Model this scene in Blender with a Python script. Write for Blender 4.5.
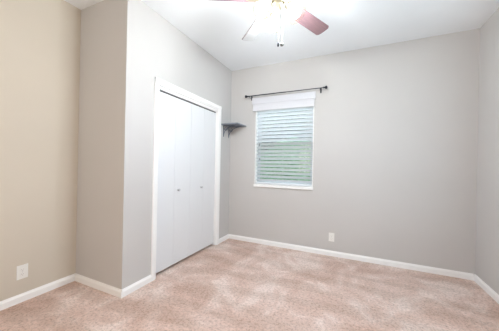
import bpy, bmesh, math, random
from mathutils import Vector, Matrix
random.seed(7)
for o in list(bpy.data.objects):
    bpy.data.objects.remove(o)
S = bpy.context.scene
COL = S.collection
PI = math.pi

# ---------------------------------------------------------------- camera
cam_d = bpy.data.cameras.new('camera')
cam_d.sensor_width = 36.0
cam_d.lens = 231.25 / 499.0 * 36.0
cam_d.clip_start = 0.02
cam = bpy.data.objects.new('camera', cam_d)
COL.objects.link(cam)
cam.matrix_world = (Matrix.Translation((1.8735, -3.3189, 1.1980))
                    @ Matrix.Rotation(0.42912, 4, 'Z')
                    @ Matrix.Rotation(PI / 2 + 0.00043, 4, 'X')
                    @ Matrix.Rotation(0.02047, 4, 'Z'))
S.camera = cam

# ---------------------------------------------------------------- world, lights, exposure
world = bpy.data.worlds.new('sky')
S.world = world
world.use_nodes = True
wn = world.node_tree.nodes
wl = world.node_tree.links
wn.clear()
w_out = wn.new('ShaderNodeOutputWorld')
w_bg = wn.new('ShaderNodeBackground')
w_bg.inputs['Color'].default_value = (1.0, 1.0, 0.98, 1)
w_bg.inputs['Strength'].default_value = 0.555
wl.new(w_bg.outputs[0], w_out.inputs[0])


def area(name, loc, rot, sx, sy, power, color, portal=False):
    d = bpy.data.lights.new(name, 'AREA')
    d.shape = 'RECTANGLE'
    d.size, d.size_y = sx, sy
    d.energy = power
    d.color = color
    if portal:
        d.cycles.is_portal = True
    o = bpy.data.objects.new(name, d)
    o.location = loc
    o.rotation_euler = rot
    COL.objects.link(o)
    return o


# added unseen fills behind and beside the camera, then sky light above the garden
area('added_fill_right_rear', (3.30, -3.72, 1.10), (0, PI / 2, 0), 1.9, 0.8, 6, (1.0, 0.99, 0.95))  # unseen fill added in a made-up doorway, facing the left wall
area('added_fill_rear', (0.85, -4.45, 1.53), (PI / 2, 0, 0), 1.5, 1.2, 14.9, (1.0, 0.82, 0.62))  # unseen fill added to lift the right wall and ceiling
area('added_fill_side', (3.17, -1.45, 1.53), (0, PI / 2, 0), 1.2, 1.0, 9.5, (0.54, 0.84, 1.0))  # unseen cool fill added to brighten the closet wall
area('high_garden_sky', (0.9, 1.5, 4.2), (math.radians(8), 0, 0), 5.0, 2.4, 200, (0.9, 0.96, 1.0))
area('garden_sky_light', (0.9, 1.05, 2.75), (math.radians(-52), 0, 0), 1.8, 1.3, 36, (0.78, 0.90, 1.0))
LAMP = 640.0

S.view_settings.view_transform = 'Standard'
S.view_settings.look = 'None'
S.view_settings.gamma = 1.0
S.view_settings.use_curve_mapping = False
S.view_settings.exposure = 0.42


# ---------------------------------------------------------------- materials
def mat(name, color=(0.8, 0.8, 0.8), rough=0.5, metal=0.0, emit=None, estr=0.0, spec=0.5):
    m = bpy.data.materials.new(name)
    m.use_nodes = True
    b = m.node_tree.nodes['Principled BSDF']
    b.inputs['Base Color'].default_value = (*color, 1)
    b.inputs['Roughness'].default_value = rough
    b.inputs['Metallic'].default_value = metal
    b.inputs['Specular IOR Level'].default_value = spec
    if emit:
        b.inputs['Emission Color'].default_value = (*emit, 1)
        b.inputs['Emission Strength'].default_value = estr
    return m


def nodes(m):
    return m.node_tree.nodes, m.node_tree.links, m.node_tree.nodes['Principled BSDF']


def noise(m, scale, detail=3.0, rough=0.5, vec=None, scl=None):
    n, l, b = nodes(m)
    tc = n.new('ShaderNodeTexCoord')
    src = tc.outputs['Object']
    if scl:
        mp = n.new('ShaderNodeMapping')
        mp.inputs['Scale'].default_value = scl
        l.new(src, mp.inputs['Vector'])
        src = mp.outputs['Vector']
    t = n.new('ShaderNodeTexNoise')
    t.inputs['Scale'].default_value = scale
    t.inputs['Detail'].default_value = detail
    t.inputs['Roughness'].default_value = rough
    l.new(src, t.inputs['Vector'])
    return t


def ramp(m, src, stops):
    n, l, b = nodes(m)
    r = n.new('ShaderNodeValToRGB')
    e = r.color_ramp.elements
    while len(e) < len(stops):
        e.new(0.5)
    for el, (p, c) in zip(e, stops):
        el.position = p
        el.color = (*c, 1)
    l.new(src, r.inputs['Fac'])
    return r


def bump(m, src, strength, dist=0.01):
    n, l, b = nodes(m)
    k = n.new('ShaderNodeBump')
    k.inputs['Strength'].default_value = strength
    k.inputs['Distance'].default_value = dist
    l.new(src, k.inputs['Height'])
    l.new(k.outputs[0], b.inputs['Normal'])
    return k


def painted(name, color, rough=0.85, b=0.12, scale=140):
    m = mat(name, color, rough, spec=0.25)
    t = noise(m, scale, 2.0)
    bump(m, t.outputs['Fac'], b, 0.002)
    t2 = noise(m, 1.7, 3.0)
    c0 = tuple(c * 0.985 for c in color)
    c1 = tuple(min(1, c * 1.015) for c in color)
    r = ramp(m, t2.outputs['Fac'], [(0.3, c0), (0.7, c1)])
    n, l, bs = nodes(m)
    l.new(r.outputs[0], bs.inputs['Base Color'])
    return m


M = {}
M['wall'] = painted('wall_paint', (0.588, 0.570, 0.558))
M['warm_lit_wall'] = painted('warm_lit_wall_paint', (0.64, 0.575, 0.490))  # wall paint with warm light mixed into its colour
M['ceiling'] = painted('ceiling_paint', (0.895, 0.925, 0.955), 0.9, 0.25, 90)
M['trim'] = mat('white_trim_paint', (0.93, 0.925, 0.92), 0.4, spec=0.4)
M['door'] = mat('white_door_paint', (0.78, 0.79, 0.81), 0.42, spec=0.4)
M['plastic'] = mat('white_plastic', (0.84, 0.83, 0.80), 0.35)
M['slot'] = mat('socket_slot', (0.40, 0.38, 0.36), 0.6)
M['blind'] = mat('white_blind', (0.78, 0.81, 0.845), 0.45)
M['valance'] = mat('off_white_valance', (0.69, 0.69, 0.73), 0.5)
M['cord'] = mat('blind_cord', (0.75, 0.76, 0.78), 0.7)
M['tassel'] = mat('grey_tassel', (0.22, 0.24, 0.27), 0.6)
M['rod'] = mat('dark_rod_metal', (0.022, 0.024, 0.035), 0.4, 0.6)
M['iron'] = mat('dark_iron', (0.12, 0.145, 0.19), 0.5, 0.5)
M['nickel'] = mat('brushed_nickel', (0.62, 0.62, 0.64), 0.35, 1.0)
M['brass'] = mat('polished_brass', (0.55, 0.49, 0.38), 0.3, 1.0)
M['pewter'] = mat('pewter', (0.20, 0.20, 0.20), 0.5)
M['fan_white'] = mat('white_enamel', (0.85, 0.84, 0.82), 0.35)
M['dark'] = mat('dark_track', (0.10, 0.10, 0.11), 0.6)
M['vinyl'] = mat('shaded_vinyl', (0.48, 0.52, 0.56), 0.4)  # white vinyl, greyed to carry its backlit shade

# carpet: short twisted pile with pale vacuum strokes and darker trodden patches
m = mat('carpet', (0.6, 0.42, 0.35), 1.0, spec=0.05)
n, l, b = nodes(m)
patch = noise(m, 2.3, 5.0, 0.62, scl=(1.0, 0.8, 1.0))
patch.inputs['Distortion'].default_value = 0.9
r1 = ramp(m, patch.outputs['Fac'], [(0.38, (0.61, 0.42, 0.34)), (0.47, (0.67, 0.49, 0.41)), (0.54, (0.71, 0.54, 0.465)), (0.61, (0.79, 0.645, 0.575))])
stroke = noise(m, 2.6, 1.0, 0.4, scl=(0.45, 2.4, 1.0))
r2 = ramp(m, stroke.outputs['Fac'], [(0.44, (0.95, 0.935, 0.925)), (0.52, (1.05, 1.05, 1.06))])
tuft = noise(m, 48, 4.0, 0.85)
r3 = ramp(m, tuft.outputs['Fac'], [(0.36, (0.66, 0.61, 0.57)), (0.48, (0.98, 0.98, 0.98)), (0.62, (1.14, 1.14, 1.14))])
mx = n.new('ShaderNodeMix'); mx.data_type = 'RGBA'; mx.blend_type = 'MULTIPLY'; mx.inputs[0].default_value = 1.0
mx2 = n.new('ShaderNodeMix'); mx2.data_type = 'RGBA'; mx2.blend_type = 'MULTIPLY'; mx2.inputs[0].default_value = 1.0
l.new(r1.outputs[0], mx.inputs[6]); l.new(r2.outputs[0], mx.inputs[7])
l.new(mx.outputs[2], mx2.inputs[6]); l.new(r3.outputs[0], mx2.inputs[7])
l.new(mx2.outputs[2], b.inputs['Base Color'])
b.inputs['Sheen Weight'].default_value = 0.15
bump(m, tuft.outputs['Fac'], 0.9, 0.012)
M['carpet'] = m

# reddish wood of the fan blades
m = mat('rosy_wood', (0.4, 0.2, 0.2), 0.35, spec=0.5)
g = noise(m, 7.0, 4.0, 0.6, scl=(1.0, 14.0, 1.0))
r = ramp(m, g.outputs['Fac'], [(0.3, (0.17, 0.105, 0.118)), (0.7, (0.24, 0.137, 0.15))])
nodes(m)[1].new(r.outputs[0], nodes(m)[2].inputs['Base Color'])
M['blade'] = m
m = mat('glare_washed_wood', (0.8, 0.78, 0.78), 0.3, spec=0.6)  # blade wood with washed-out glare put into the colour
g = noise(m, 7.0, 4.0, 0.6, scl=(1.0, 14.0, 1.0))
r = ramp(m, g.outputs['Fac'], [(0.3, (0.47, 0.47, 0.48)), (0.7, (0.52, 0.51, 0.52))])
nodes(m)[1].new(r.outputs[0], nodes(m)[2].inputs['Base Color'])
M['glare_blade'] = m
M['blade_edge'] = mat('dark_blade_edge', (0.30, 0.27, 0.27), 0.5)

# weathered grey shelf board
m = mat('grey_wood', (0.2, 0.22, 0.25), 0.6)
g = noise(m, 9.0, 5.0, 0.65, scl=(12.0, 1.0, 1.0))
r = ramp(m, g.outputs['Fac'], [(0.3, (0.14, 0.16, 0.20)), (0.7, (0.30, 0.325, 0.375))])
nodes(m)[1].new(r.outputs[0], nodes(m)[2].inputs['Base Color'])
M['shelf'] = m

m = bpy.data.materials.new('clear_warm_glass')
m.use_nodes = True
nn, ll = m.node_tree.nodes, m.node_tree.links
nn.clear()
o_ = nn.new('ShaderNodeOutputMaterial'); tr = nn.new('ShaderNodeBsdfTransparent'); gl = nn.new('ShaderNodeBsdfGlossy'); tl = nn.new('ShaderNodeBsdfTranslucent')
tr.inputs[0].default_value = (0.93, 0.91, 0.86, 1); gl.inputs['Roughness'].default_value = 0.15
tl.inputs[0].default_value = (1.0, 0.93, 0.82, 1)
ms = nn.new('ShaderNodeMixShader'); ms.inputs[0].default_value = 0.06
ms2 = nn.new('ShaderNodeMixShader'); ms2.inputs[0].default_value = 0.006
ll.new(tr.outputs[0], ms.inputs[1]); ll.new(gl.outputs[0], ms.inputs[2])
ll.new(ms.outputs[0], ms2.inputs[1]); ll.new(tl.outputs[0], ms2.inputs[2]); ll.new(ms2.outputs[0], o_.inputs[0])
M['shade'] = m
M['bulb'] = mat('lit_bulb', (1, 1, 1), 0.4, emit=(0.77, 0.86, 0.985), estr=LAMP)

m = bpy.data.materials.new('window_glass')
m.use_nodes = True
nn, ll = m.node_tree.nodes, m.node_tree.links
nn.clear()
o_ = nn.new('ShaderNodeOutputMaterial'); tr = nn.new('ShaderNodeBsdfTransparent'); gl = nn.new('ShaderNodeBsdfGlossy')
tr.inputs[0].default_value = (0.93, 0.96, 0.95, 1); gl.inputs['Roughness'].default_value = 0.02
ms = nn.new('ShaderNodeMixShader'); ms.inputs[0].default_value = 0.05
ll.new(tr.outputs[0], ms.inputs[1]); ll.new(gl.outputs[0], ms.inputs[2]); ll.new(ms.outputs[0], o_.inputs[0])
M['glass'] = m

m = mat('hedge_leaf', (0.1, 0.2, 0.06), 0.6)
g = noise(m, 14.0, 3.0)
r = ramp(m, g.outputs['Fac'], [(0.3, (0.14, 0.30, 0.17)), (0.7, (0.42, 0.62, 0.42))])
nodes(m)[1].new(r.outputs[0], nodes(m)[2].inputs['Base Color'])
M['leaf'] = m
m = mat('lawn', (0.1, 0.2, 0.06), 0.9)
g = noise(m, 30.0, 3.0)
r = ramp(m, g.outputs['Fac'], [(0.3, (0.10, 0.20, 0.08)), (0.7, (0.25, 0.38, 0.17))])
nodes(m)[1].new(r.outputs[0], nodes(m)[2].inputs['Base Color'])
M['lawn'] = m


# ---------------------------------------------------------------- mesh helpers
def bx(bm, x0, x1, y0, y1, z0, z1):
    v = [bm.verts.new((x, y, z)) for x in (x0, x1) for y in (y0, y1) for z in (z0, z1)]
    for f in ((0, 1, 3, 2), (4, 6, 7, 5), (0, 4, 5, 1), (2, 3, 7, 6), (0, 2, 6, 4), (1, 5, 7, 3)):
        bm.faces.new([v[i] for i in f])
    return v


def prism(bm, pts, d):
    """closed polygon pts (3D) extruded by vector d"""
    d = Vector(d)
    a = [bm.verts.new(p) for p in pts]
    c = [bm.verts.new(Vector(p) + d) for p in pts]
    bm.faces.new(a)
    bm.faces.new(list(reversed(c)))
    for i in range(len(a)):
        j = (i + 1) % len(a)
        bm.faces.new((a[i], c[i], c[j], a[j]))


def tube(bm, path, r, seg=10, caps=True):
    path = [Vector(p) for p in path]
    rs = r if isinstance(r, (list, tuple)) else [r] * len(path)
    rings = []
    up = None
    for i, p in enumerate(path):
        t = (path[min(i + 1, len(path) - 1)] - path[max(i - 1, 0)]).normalized()
        if up is None:
            up = t.orthogonal().normalized()
        up = (up - t * up.dot(t)).normalized()
        w = t.cross(up)
        rings.append([bm.verts.new(p + (up * math.cos(2 * PI * k / seg) + w * math.sin(2 * PI * k / seg)) * rs[i]) for k in range(seg)])
    for a, c in zip(rings, rings[1:]):
        for k in range(seg):
            bm.faces.new((a[k], a[(k + 1) % seg], c[(k + 1) % seg], c[k]))
    if caps:
        bm.faces.new(list(reversed(rings[0])))
        bm.faces.new(rings[-1])


def lathe(bm, prof, mtx=None, seg=28, closed=False):
    mtx = mtx or Matrix.Identity(4)
    rings = []
    for r, z in prof:
        rings.append([bm.verts.new(mtx @ Vector((max(r, 1e-4) * math.cos(2 * PI * k / seg), max(r, 1e-4) * math.sin(2 * PI * k / seg), z))) for k in range(seg)])
    pairs = list(zip(rings, rings[1:]))
    if closed:
        pairs.append((rings[-1], rings[0]))
    for a, c in pairs:
        for k in range(seg):
            bm.faces.new((a[k], a[(k + 1) % seg], c[(k + 1) % seg], c[k]))
    if not closed:
        if prof[0][0] > 1e-3:
            bm.faces.new(list(reversed(rings[0])))
        if prof[-1][0] > 1e-3:
            bm.faces.new(rings[-1])


def obj(name, bm, m, parent=None, bevel=0, smooth=False, loc=None):
    bmesh.ops.recalc_face_normals(bm, faces=bm.faces)
    me = bpy.data.meshes.new(name)
    bm.to_mesh(me)
    bm.free()
    me.materials.append(m)
    o = bpy.data.objects.new(name, me)
    COL.objects.link(o)
    if smooth:
        for p in me.polygons:
            p.use_smooth = True
        sm = o.modifiers.new('edge_split', 'EDGE_SPLIT')
        sm.split_angle = math.radians(40)
    if bevel:
        bv = o.modifiers.new('bevel', 'BEVEL')
        bv.width = bevel
        bv.segments = 2
        bv.limit_method = 'ANGLE'
    if parent:
        o.parent = parent
    if loc:
        o.location = loc
    return o


def box_obj(name, m, parent, *b, bevel=0):
    bm = bmesh.new()
    bx(bm, *b)
    return obj(name, bm, m, parent, bevel)


def struct(o):
    o['kind'] = 'structure'
    return o


def thing(name, label, cat, loc=(0, 0, 0), group=None):
    o = bpy.data.objects.new(name, None)
    o.empty_display_size = 0.1
    o.location = loc
    COL.objects.link(o)
    o['label'] = label
    o['category'] = cat
    if group:
        o['group'] = group
    return o


# ---------------------------------------------------------------- room shell
W, H, C, J, RY = 3.08, 2.743, 1.908, 0.69, -4.35
T = 0.12
WX0, WX1, WZ0, WZ1 = 0.445, 1.335, 0.905, 2.165     # window opening
CY0, CY1, CZ = -1.535, -0.375, 2.03                  # closet opening

struct(box_obj('floor', M['carpet'], None, -J - T, W + T, RY - T, 0.15, -0.12, 0.0))
struct(box_obj('ceiling', M['ceiling'], None, -J - T, W + T, RY - T, 0.15, H, H + 0.12))

bm = bmesh.new()
for b_ in ((-J - T, WX0, 0, 0.15, 0, H), (WX1, W + T, 0, 0.15, 0, H), (WX0, WX1, 0, 0.15, 0, WZ0), (WX0, WX1, 0, 0.15, WZ1, H)):
    bx(bm, *b_)
struct(obj('wall_back', bm, M['wall']))
bm = bmesh.new()
for b_ in ((W, W + T, RY, -4.15, 0, H), (W, W + T, -4.15, -3.30, 2.06, H), (W, W + T, -3.30, -1.95, 0, H), (W, W + T, -0.95, 0, 0, H), (W, W + T, -1.95, -0.95, 0, 0.92), (W, W + T, -1.95, -0.95, 2.14, H)):  # unseen doorway and window openings added for the fill lights
    bx(bm, *b_)
struct(obj('wall_right', bm, M['wall']))
struct(box_obj('wall_left', M['warm_lit_wall'], None, -J - T, -J, RY, 0, 0, H))
bm = bmesh.new()
for b_ in ((-T, 0, -C + 0.11, CY0, 0, H), (-T, 0, CY1, 0, 0, H), (-T, 0, CY0, CY1, CZ, H)):
    bx(bm, *b_)
struct(obj('wall_closet', bm, M['wall']))
struct(box_obj('wall_recess', M['wall'], None, -J, 0, -C, -C + 0.11, 0, H))
bm = bmesh.new()
for b_ in ((-J - T, 0.1, RY - T, RY, 0, H), (1.6, W + T, RY - T, RY, 0, H), (0.1, 1.6, RY - T, RY, 0, 0.92), (0.1, 1.6, RY - T, RY, 2.14, H)):  # unseen opening added for the rear fill light
    bx(bm, *b_)
struct(obj('wall_rear', bm, M['wall']))


# baseboards: flat board with a small ogee top
def baseboard(name, a, b2, nrm, z=0.070, t=0.014):
    a, b2, nn_ = Vector((*a, 0)), Vector((*b2, 0)), Vector((*nrm, 0))
    prof = [(0, 0), (t, 0), (t, z * 0.70), (t * 0.75, z * 0.80), (t * 0.45, z * 0.90), (t * 0.38, z), (0, z)]
    bm = bmesh.new()
    prism(bm, [a + nn_ * p + Vector((0, 0, q)) for p, q in prof], b2 - a)
    return struct(obj(name, bm, M['trim']))


baseboard('baseboard_back', (0.014, 0), (W - 0.014, 0), (0, -1))
baseboard('baseboard_right', (W, 0), (W, -3.30), (-1, 0))
baseboard('baseboard_left', (-J, -C), (-J, RY), (1, 0))
baseboard('baseboard_recess', (-J + 0.014, -C), (0.014, -C), (0, -1))
baseboard('baseboard_closet_near', (0, -C), (0, CY0 - 0.05), (1, 0))
baseboard('baseboard_closet_far', (0, CY1 + 0.063), (0, 0), (1, 0))

# ---------------------------------------------------------------- closet casing and bifold doors
cw = 0.052
bm = bmesh.new()
prof = [(0, 0), (0.010, 0.0), (0.016, 0.012), (0.017, 0.040), (0.013, cw), (0, cw)]   # (out from wall, across)
prism(bm, [Vector((p, CY0 - q, 0)) for p, q in prof], (0, 0, CZ + cw))
prism(bm, [Vector((p, CY1 + q * 1.15, 0)) for p, q in prof], (0, 0, CZ + cw))
prism(bm, [Vector((p, CY0 - cw, CZ + q)) for p, q in prof], (0, CY1 - CY0 + cw * 2.15, 0))
struct(obj('trim_1', bm, M['trim']))
# jamb lining
bm = bmesh.new()
bx(bm, -T, 0.004, CY0, CY0 + 0.012, 0, CZ)
bx(bm, -T, 0.004, CY1 - 0.012, CY1, 0, CZ)
bx(bm, -T, 0.004, CY0, CY1, CZ - 0.012, CZ)
struct(obj('trim_2', bm, M['trim']))

y0, y1 = CY0 + 0.015, CY1 - 0.015
pw = (y1 - y0) / 4
DT, DB = 1.972, 0.028
lab = [('pair of flat white bifold closet doors with small knob, nearer the convex wall corner', 0),
       ('pair of flat white bifold closet doors with small knob, nearer the window', 2)]
for k, (lb, s) in enumerate(lab):
    t = thing('door_%d' % (k + 1), lb, 'door', (-0.05, y0 + (s + 1) * pw, 0))
    struct(t)
    for q in (0, 1):
        a = (-1 + q) * pw + 0.0012
        o = box_obj('door_panel', M['door'], t, -0.016, 0.016, a, a + pw - 0.0020, DB, DT, bevel=0.003)
    ky = (0.06 if s == 0 else -0.06)
    bm = bmesh.new()
    mt = Matrix.Translation((0.015, ky, 0.893)) @ Matrix.Rotation(PI / 2, 4, 'Y')
    lathe(bm, [(0.013, 0), (0.013, 0.003), (0.006, 0.006), (0.006, 0.014), (0.014, 0.019), (0.0165, 0.025), (0.013, 0.031), (0.0, 0.033)], mt, 20)
    obj('door_knob', bm, M['nickel'], t, smooth=True)['label'] = 'small nickel knob'
box_obj('trim_3', M['trim'], None, -0.034, -0.012, y0, y1, 1.985, CZ - 0.012)['kind'] = 'structure'   # fascia in front of the track
box_obj('trim_4', M['dark'], None, -0.075, -0.036, y0, y1, 1.978, CZ - 0.012)['kind'] = 'structure'   # bifold track

# ---------------------------------------------------------------- window
win = bpy.data.objects.new('window_1', None)
COL.objects.link(win)
win.location = (0.89, 0.11, WZ0)
struct(win)
ox, oy, oz = win.location


def wb(bm, x0, x1, ya, yb, z0, z1):
    bx(bm, x0 - ox, x1 - ox, ya - oy, yb - oy, z0 - oz, z1 - oz)


fw = 0.022
bm = bmesh.new()
wb(bm, WX0, WX0 + fw, 0.085, 0.145, WZ0, WZ1)
wb(bm, WX1 - fw, WX1, 0.085, 0.145, WZ0, WZ1)
wb(bm, WX0 + fw, WX1 - fw, 0.085, 0.145, WZ0, WZ0 + fw)
wb(bm, WX0 + fw, WX1 - fw, 0.085, 0.145, WZ1 - fw, WZ1)
obj('window_frame', bm, M['vinyl'], win, 0.003)
for nm, za, zb, ya in (('lower_sash', WZ0 + fw, 1.56, 0.09), ('upper_sash', 1.525, WZ1 - fw, 0.118)):
    bm = bmesh.new()
    xa, xb = WX0 + fw, WX1 - fw
    wb(bm, xa, xa + 0.03, ya, ya + 0.025, za, zb)
    wb(bm, xb - 0.03, xb, ya, ya + 0.025, za, zb)
    wb(bm, xa + 0.03, xb - 0.03, ya, ya + 0.025, za, za + 0.035)
    wb(bm, xa + 0.03, xb - 0.03, ya, ya + 0.025, zb - 0.035, zb)
    s = obj(nm, bm, M['vinyl'], win, 0.002)
    bm = bmesh.new()
    wb(bm, xa + 0.03, xb - 0.03, ya + 0.010, ya + 0.014, za + 0.035, zb - 0.035)
    obj('pane', bm, M['glass'], s)
bm = bmesh.new()
wb(bm, WX0 + 0.0005, WX0 + 0.010, -0.002, 0.0845, WZ0 + 0.013, WZ1 - 0.0005)
wb(bm, WX1 - 0.010, WX1 - 0.0005, -0.002, 0.0845, WZ0 + 0.013, WZ1 - 0.0005)
obj('jamb_lining', bm, M['trim'], win)
# sill board and white head board
bm = bmesh.new()
wb(bm, WX0 - 0.006, WX1 + 0.006, -0.022, 0.0, WZ0 - 0.030, WZ0 + 0.012)
wb(bm, WX0 + 0.0005, WX1 - 0.0005, -0.001, 0.0845, WZ0 + 0.0005, WZ0 + 0.012)
obj('window_sill', bm, M['trim'], win, 0.003)
bm = bmesh.new()
wb(bm, 0.385, 1.352, -0.020, 0.0, 2.160, 2.252)
obj('head_board', bm, M['valance'], win, 0.002)

# ---------------------------------------------------------------- blind
bl = thing('window_blind', 'white horizontal slat blind with a valance, hanging in the window', 'blind', (0.89, 0.035, WZ1))
bxo, byo, bzo = bl.location
bm = bmesh.new()
bx(bm, 0.412 - bxo, 1.340 - bxo, -0.042 - byo, -0.022 - byo, 2.040 - bzo, 2.150 - bzo)
bx(bm, 0.402 - bxo, 1.350 - bxo, -0.050 - byo, -0.021 - byo, 2.146 - bzo, 2.160 - bzo)
bx(bm, 0.412 - bxo, 1.340 - bxo, -0.046 - byo, -0.042 - byo, 2.095 - bzo, 2.102 - bzo)
obj('valance', bm, M['valance'], bl, 0.003)
bm = bmesh.new()
bx(bm, 0.455 - bxo, 1.325 - bxo, 0.008 - byo, 0.062 - byo, 2.085 - bzo, 2.14 - bzo)
obj('headrail', bm, M['blind'], bl, 0.003)
bm = bmesh.new()
NS, P0 = 20, 0.0555
tilt = math.radians(34)
sw = 0.062
zt = 2.035
for i in range(NS):
    zc = zt - i * P0
    # curved slat: room-side edge up, garden-side edge down
    pts = []
    K = 5
    for k in range(K + 1):
        u = -sw / 2 + sw * k / K
        cr = 0.003 * (1 - (2 * u / sw) ** 2)
        pts.append((u * math.cos(tilt) + cr * math.sin(tilt), -u * math.sin(tilt) + cr * math.cos(tilt)))
    lo = [(a - 0.0028 * math.sin(tilt), c - 0.0028 * math.cos(tilt)) for a, c in pts]
    poly = [Vector((0.460 - bxo, a, c + zc - bzo)) for a, c in pts + lo[::-1]]
    prism(bm, poly, (0.862, 0, 0))
sl = obj('slats', bm, M['blind'], bl)
bm = bmesh.new()
bx(bm, 0.460 - bxo, 1.322 - bxo, -0.028, 0.028, 0.921 - bzo, 0.944 - bzo)
obj('bottom_rail', bm, M['blind'], bl, 0.004)
bm = bmesh.new()
for xx in (0.56, 0.89, 1.22):
    for yy in (-0.0295, 0.0295):
        tube(bm, [(xx - bxo, yy, 0.944 - bzo), (xx - bxo, yy, 2.086 - bzo)], 0.0011, 6)
obj('ladder_cord', bm, M['cord'], bl)
for xx, ze in ((0.525, 1.545), (0.532, 1.325)):
    bm = bmesh.new()
    tube(bm, [(xx - bxo, -0.047, ze - bzo), (xx - bxo, -0.047, 2.045 - bzo)], 0.0011, 6)
    c_ = obj('pull_cord', bm, M['cord'], bl)
    bm = bmesh.new()
    lathe(bm, [(0.003, 0.0), (0.006, -0.008), (0.0085, -0.032), (0.006, -0.04), (0.0, -0.041)], Matrix.Translation((xx - bxo, -0.047, ze - bzo)), 12)
    obj('tassel', bm, M['tassel'], c_, smooth=True)

# ---------------------------------------------------------------- curtain rod
RZ, RYY = 2.268, -0.085
rd = thing('curtain_rod', 'thin dark metal curtain rod with ball finials above the window', 'curtain rod', (0.9, -0.004, RZ))
bm = bmesh.new()
tube(bm, [(0.335 - 0.9, RYY + 0.004, 0), (0.95 - 0.9, RYY + 0.004, 0)], 0.0075, 14)
tube(bm, [(0.94 - 0.9, RYY + 0.004, 0), (1.475 - 0.9, RYY + 0.004, 0)], 0.006, 14)
obj('rod', bm, M['rod'], rd, smooth=True)
for xe, s in ((0.335, -1), (1.475, 1)):
    bm = bmesh.new()
    mt = Matrix.Translation((xe - 0.9, RYY + 0.004, 0)) @ Matrix.Rotation(s * PI / 2, 4, 'Y')
    lathe(bm, [(0.012, -0.012), (0.013, 0.0), (0.008, 0.004), (0.010, 0.008), (0.019, 0.014), (0.023, 0.024), (0.019, 0.036), (0.008, 0.042), (0.0, 0.043)], mt, 20)
    obj('finial', bm, M['rod'], rd, smooth=True)
for xe in (0.372, 1.42):
    bm = bmesh.new()
    X = xe - 0.9
    bx(bm, X - 0.010, X + 0.010, 0.000, 0.004, -0.045, 0.020)
    tube(bm, [(X, 0.001, -0.018), (X, -0.045, -0.020), (X, RYY + 0.004, -0.018)], 0.0045, 8)
    cup = [(X, RYY + 0.004 + 0.0125 * math.cos(a), 0.0125 * math.sin(a)) for a in [PI * (1 + k / 8) for k in range(9)]]
    tube(bm, cup, 0.0035, 8)
    obj('bracket', bm, M['rod'], rd, smooth=True)

# ---------------------------------------------------------------- small corner wall shelf
sh = thing('wall_shelf', 'small grey wooden shelf on dark scroll brackets in the corner beside the closet', 'shelf', (0, -0.16, 1.812))
box_obj('shelf_board', M['shelf'], sh, 0.001, 0.292, -0.152, 0.150, 0, 0.016, bevel=0.002)
for yy in (-0.065, 0.095):
    bm = bmesh.new()
    bx(bm, 0.0005, 0.006, yy - 0.006, yy + 0.006, -0.175, -0.0005)
    bx(bm, 0.004, 0.225, yy - 0.006, yy + 0.006, -0.006, -0.0005)
    arc = []
    for k in range(17):
        a = PI / 2 * k / 16
        arc.append((0.006 + 0.19 * (1 - math.cos(a)) * 0.98, yy, -0.160 + 0.152 * math.sin(a)))
    tube(bm, arc, 0.005, 8)
    sp = []
    for k in range(28):
        a = k / 27 * 3.2 * PI
        rr = 0.034 * (1 - 0.72 * k / 27)
        sp.append((0.046 + rr * math.cos(a + PI), yy, -0.046 + rr * math.sin(a + PI)))
    tube(bm, sp, 0.004, 8)
    obj('bracket', bm, M['iron'], sh, smooth=True)


# ---------------------------------------------------------------- wall plates
def plate(name, label, loc, rz, w, h):
    t = thing(name, label, 'wall plate', loc)
    t.rotation_euler = (0, 0, rz)
    bm = bmesh.new()
    bx(bm, -w / 2, w / 2, -0.006, 0, -h / 2, h / 2)
    obj('cover_plate', bm, M['plastic'], t, 0.003)
    for s in (1, -1):
        bm = bmesh.new()
        pts = []
        for k in range(24):
            a = 2 * PI * k / 24
            pts.append(Vector((0.0165 * max(-0.85, min(0.85, math.cos(a) * 1.05)) * 1.1, -0.0085, s * 0.0195 + 0.0145 * math.sin(a))))
        prism(bm, pts, (0, 0.003, 0))
        so = obj('socket', bm, M['plastic'], t)
        bm = bmesh.new()
        for dx, hh in ((-0.0062, 0.0085), (0.0062, 0.007)):
            bx(bm, dx - 0.0012, dx + 0.0012, -0.0089, -0.0083, s * 0.0195 + 0.002 - hh / 2, s * 0.0195 + 0.002 + hh / 2)
        bx(bm, -0.002, 0.002, -0.0089, -0.0083, s * 0.0195 - 0.0105, s * 0.0195 - 0.0065)
        obj('slots', bm, M['slot'], so)
    bm = bmesh.new()
    lathe(bm, [(0.0032, 0), (0.0032, 0.0015), (0.002, 0.0022), (0, 0.0023)], Matrix.Translation((0, -0.006, 0)) @ Matrix.Rotation(PI / 2, 4, 'X'), 12)
    obj('screw', bm, M['nickel'], t)
    return t


plate('electrical_outlet', 'white duplex outlet on the back wall, low and right of the window', (1.598, 0, 0.252), 0, 0.072, 0.116)
plate('electrical_outlet', 'white outlet plate low on the left wall near the photo edge', (-J, -2.325, 0.255), PI / 2, 0.076, 0.118)

# ---------------------------------------------------------------- ceiling fan
FX, FY, FZ = 1.328, -1.700, 2.42
fan = thing('ceiling_fan', 'ceiling fan with reddish wooden blades, lit glass shades and two pull chains', 'ceiling fan', (FX, FY, H))
D = H - FZ   # blade plane below ceiling


def fobj(name, prof, m, z=0.0, parent=None, **kw):
    bm = bmesh.new()
    lathe(bm, prof, Matrix.Translation((0, 0, z)), 36, **kw)
    return obj(name, bm, m, parent or fan, smooth=True)


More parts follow.
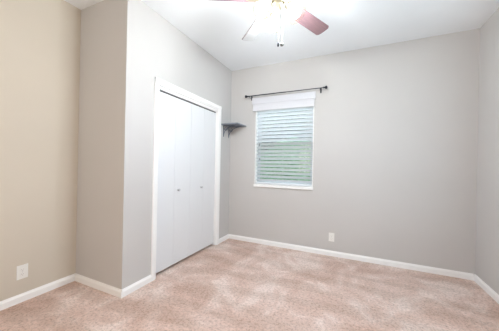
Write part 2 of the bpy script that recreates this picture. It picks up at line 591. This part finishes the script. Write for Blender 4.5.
fobj('canopy', [(0.0, 0), (0.068, 0), (0.070, -0.012), (0.055, -0.045), (0.026, -0.062), (0.0, -0.062)], M['fan_white'])
fobj('downrod', [(0.011, -0.055), (0.011, -0.17)], M['brass'])
fobj('motor_housing', [(0.0, -0.155), (0.03, -0.158), (0.085, -0.175), (0.115, -0.205), (0.120, -0.245), (0.112, -0.285), (0.080, -0.307), (0.055, -0.312), (0.0, -0.312)], M['fan_white'])
fobj('switch_housing', [(0.0, -0.31), (0.048, -0.315), (0.052, -0.345), (0.046, -0.372), (0.030, -0.384), (0.0, -0.386)], M['brass'])
fobj('finial', [(0.010, -0.384), (0.014, -0.394), (0.009, -0.404), (0.013, -0.414), (0.006, -0.424), (0.0, -0.426)], M['brass'])

R0, R1, HW = 0.155, 0.605, 0.064
for k in range(5):
    a = math.radians(64 + 72 * k)
    rot = Matrix.Rotation(a, 4, 'Z') @ Matrix.Translation((0, 0, -D)) @ Matrix.Rotation(math.radians(-11), 4, 'X')
    # blade outline: narrower at root, clipped corners at the tip
    out = [(R0, -HW * 0.80), (R0 + 0.03, -HW * 0.88), (R1 - 0.022, -HW), (R1 - 0.004, -HW + 0.016), (R1, -HW * 0.4), (R1, HW * 0.4), (R1 - 0.004, HW - 0.016), (R1 - 0.022, HW), (R0 + 0.03, HW * 0.88), (R0, HW * 0.80)]
    bm = bmesh.new()
    prism(bm, [Vector((x, y, -0.003)) for x, y in out], (0, 0, 0.006))
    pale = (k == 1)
    bo = obj('blade', bm, M['glare_blade'] if pale else M['blade'], fan, 0.0015)
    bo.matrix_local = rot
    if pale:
        bo['label'] = 'blade with washed-out glare in its colour and a dark edge'
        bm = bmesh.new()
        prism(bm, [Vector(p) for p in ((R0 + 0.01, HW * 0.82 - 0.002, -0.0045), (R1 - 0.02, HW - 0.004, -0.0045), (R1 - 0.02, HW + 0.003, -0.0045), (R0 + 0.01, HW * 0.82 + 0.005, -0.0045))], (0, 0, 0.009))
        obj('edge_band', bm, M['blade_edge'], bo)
    # blade iron
    bm = bmesh.new()
    prism(bm, [Vector((x, y, -0.0105)) for x, y in [(0.085, -0.014), (0.125, -0.012), (0.160, -0.030), (0.205, -0.034), (0.225, -0.018), (0.235, 0), (0.225, 0.018), (0.205, 0.034), (0.160, 0.030), (0.125, 0.012), (0.085, 0.014)]], (0, 0, 0.007))
    for sx, sy in ((0.18, -0.02), (0.18, 0.02), (0.215, 0.0)):
        lathe(bm, [(0.006, -0.0105), (0.005, -0.0135), (0.0, -0.014)], Matrix.Translation((sx, sy, 0)), 10)
    obj('blade_arm', bm, M['brass'], bo, 0.001)

# three glass bell shades on short curved arms
for k in range(3):
    a = math.radians(5 + 120 * k)
    rz = Matrix.Rotation(a, 4, 'Z')
    bm = bmesh.new()
    pth = [rz @ Vector(p) for p in [(0.040, 0, -0.352), (0.062, 0, -0.350), (0.080, 0, -0.360), (0.088, 0, -0.375)]]
    tube(bm, pth, 0.008, 10)
    lean = math.radians(34)
    mt = rz @ Matrix.Translation((0.086, 0, -0.370)) @ Matrix.Rotation(-lean, 4, 'Y') @ Matrix.Rotation(PI, 4, 'X')
    lathe(bm, [(0.0, -0.006), (0.020, -0.006), (0.024, 0.004), (0.024, 0.022), (0.0, 0.022)], mt, 20)
    arm = obj('lamp_arm', bm, M['brass'], fan, smooth=True)
    pr = [(0.022, 0.010), (0.024, 0.025), (0.036, 0.045), (0.048, 0.068), (0.054, 0.092), (0.062, 0.112), (0.070, 0.122)]
    inner = [(r - 0.003, z) for r, z in reversed(pr)]
    bm = bmesh.new()
    lathe(bm, pr + inner, mt, 32, closed=True)
    shd = obj('lamp_shade', bm, M['shade'], fan, smooth=True)
    bm = bmesh.new()
    lathe(bm, [(0.0, 0.023), (0.012, 0.024), (0.013, 0.040), (0.024, 0.058), (0.029, 0.075), (0.024, 0.094), (0.010, 0.103), (0.0, 0.104)], mt, 20)
    obj('bulb', bm, M['bulb'], shd, smooth=True)

for (cx, cy), big in (((0.014, 0.004), False), ((0.040, 0.012), True)):
    zb = 2.105 - H
    bm = bmesh.new()
    z = -0.375
    tube(bm, [(cx, cy, z), (cx, cy, zb)], 0.0014, 6)
    while z > zb:
        bmesh.ops.create_icosphere(bm, subdivisions=1, radius=0.0024, matrix=Matrix.Translation((cx, cy, z)))
        z -= 0.0065
    ch = obj('pull_chain', bm, M['brass'], fan)
    bm = bmesh.new()
    if big:
        lathe(bm, [(0.0, 0.016), (0.004, 0.014), (0.011, 0.008), (0.0145, 0), (0.011, -0.010), (0.004, -0.014), (0.0, -0.015)], Matrix.Translation((cx, cy, zb - 0.014)), 20)
    else:
        lathe(bm, [(0.0, 0.010), (0.004, 0.008), (0.0065, -0.004), (0.0075, -0.018), (0.004, -0.024), (0.0, -0.025)], Matrix.Translation((cx, cy, zb - 0.006)), 16)
    obj('chain_weight', bm, M['pewter'] if big else M['rod'], ch, smooth=True)

# ---------------------------------------------------------------- garden behind the blind
struct(box_obj('trim_5', M['lawn'], None, -8, 10, 0.16, 14, -0.32, -0.20)).name = 'ground'
bm = bmesh.new()
# clipped hedge: dense leaf blades over a lumpy core
for i in range(15000):
    x = random.uniform(-4.5, 2.6)
    top = 1.75 + 0.18 * math.sin(x * 2.1) + 0.1 * math.sin(x * 5.3 + 1)
    if random.random() < 0.72:
        y, z = 2.6 + random.uniform(-0.10, 0.22), random.uniform(-0.2, top)
    else:
        y, z = random.uniform(2.6, 3.5), top + random.uniform(-0.12, 0.1)
    s = random.uniform(0.03, 0.06)
    q = Matrix.Rotation(random.uniform(0, 6.28), 3, 'Z') @ Matrix.Rotation(random.uniform(-1.2, 1.2), 3, 'X')
    p = Vector((x, y, z))
    bm.faces.new([bm.verts.new(p + q @ Vector(c)) for c in ((-s, 0, 0), (0, -s * 0.45, s * 0.1), (s, 0, 0), (0, s * 0.45, s * 0.1))])
for i in range(24):
    x = -4.4 + i * 0.3
    top = 1.62 + 0.18 * math.sin(x * 2.1) + 0.1 * math.sin(x * 5.3 + 1)
    bx(bm, x, x + 0.298, 2.66, 3.4, -0.2, top)
hd = obj('hedge', bm, M['leaf'])
hd['label'] = 'green hedge seen through the gaps of the window blind'
hd['category'] = 'hedge'

m = mat('tree_leaf', (0.2, 0.25, 0.2), 0.6)
g = noise(m, 6.0, 3.0)
r = ramp(m, g.outputs['Fac'], [(0.3, (0.10, 0.15, 0.13)), (0.7, (0.22, 0.29, 0.25))])
nodes(m)[1].new(r.outputs[0], nodes(m)[2].inputs['Base Color'])
bark = mat('bark', (0.12, 0.09, 0.07), 0.9)
TL = 'leafy tree beyond the hedge, glimpsed only through the upper blind slats'
tree = thing('tree', TL, 'tree', (-1.4, 7.2, -0.2), 'trees beyond the hedge')
bm = bmesh.new()
tube(bm, [(0, 0, 0), (0.05, 0, 1.2), (0.0, 0.05, 2.4), (0.1, 0.0, 3.6)], [0.16, 0.12, 0.10, 0.05], 10)
for az in (0.3, 2.2, 4.4):
    tube(bm, [(0.02, 0, 1.6), (0.5 * math.cos(az), 0.5 * math.sin(az), 2.3), (1.0 * math.cos(az), 0.9 * math.sin(az), 3.2)], [0.07, 0.05, 0.02], 8)
obj('trunk', bm, bark, tree, smooth=True)
bm = bmesh.new()
lobes = [(0, 0, 2.6, 1.35), (0.9, 0.1, 2.2, 0.95), (-0.9, -0.1, 2.3, 1.0), (0.1, 0.3, 3.7, 1.1), (0.6, -0.5, 3.1, 0.9), (-0.6, -0.4, 1.9, 0.9)]
for lx, ly, lz, lr in lobes:
    for i in range(1500):
        d = Vector((random.gauss(0, 1), random.gauss(0, 1), random.gauss(0, 1))).normalized()
        p = Vector((lx, ly, lz)) + d * lr * random.uniform(0.55, 1.05)
        s_ = random.uniform(0.05, 0.10)
        q = Matrix.Rotation(random.uniform(0, 6.28), 3, 'Z') @ Matrix.Rotation(random.uniform(-1.4, 1.4), 3, 'X')
        bm.faces.new([bm.verts.new(p + q @ Vector(c)) for c in ((-s_, 0, 0), (0, -s_ * 0.5, 0.01), (s_, 0, 0), (0, s_ * 0.5, 0.01))])
obj('crown', bm, m, tree)
for x, y, rz, sc in ((-6.2, 7.4, 2.6, 1.0), (3.3, 7.2, 4.0, 0.95)):
    c = tree.copy()
    COL.objects.link(c)
    c.location = (x, y, -0.2)
    c.rotation_euler = (0, 0, rz)
    c.scale = (sc, sc, sc)
    for ch in list(tree.children):
        d = ch.copy()
        COL.objects.link(d)
        d.parent = c
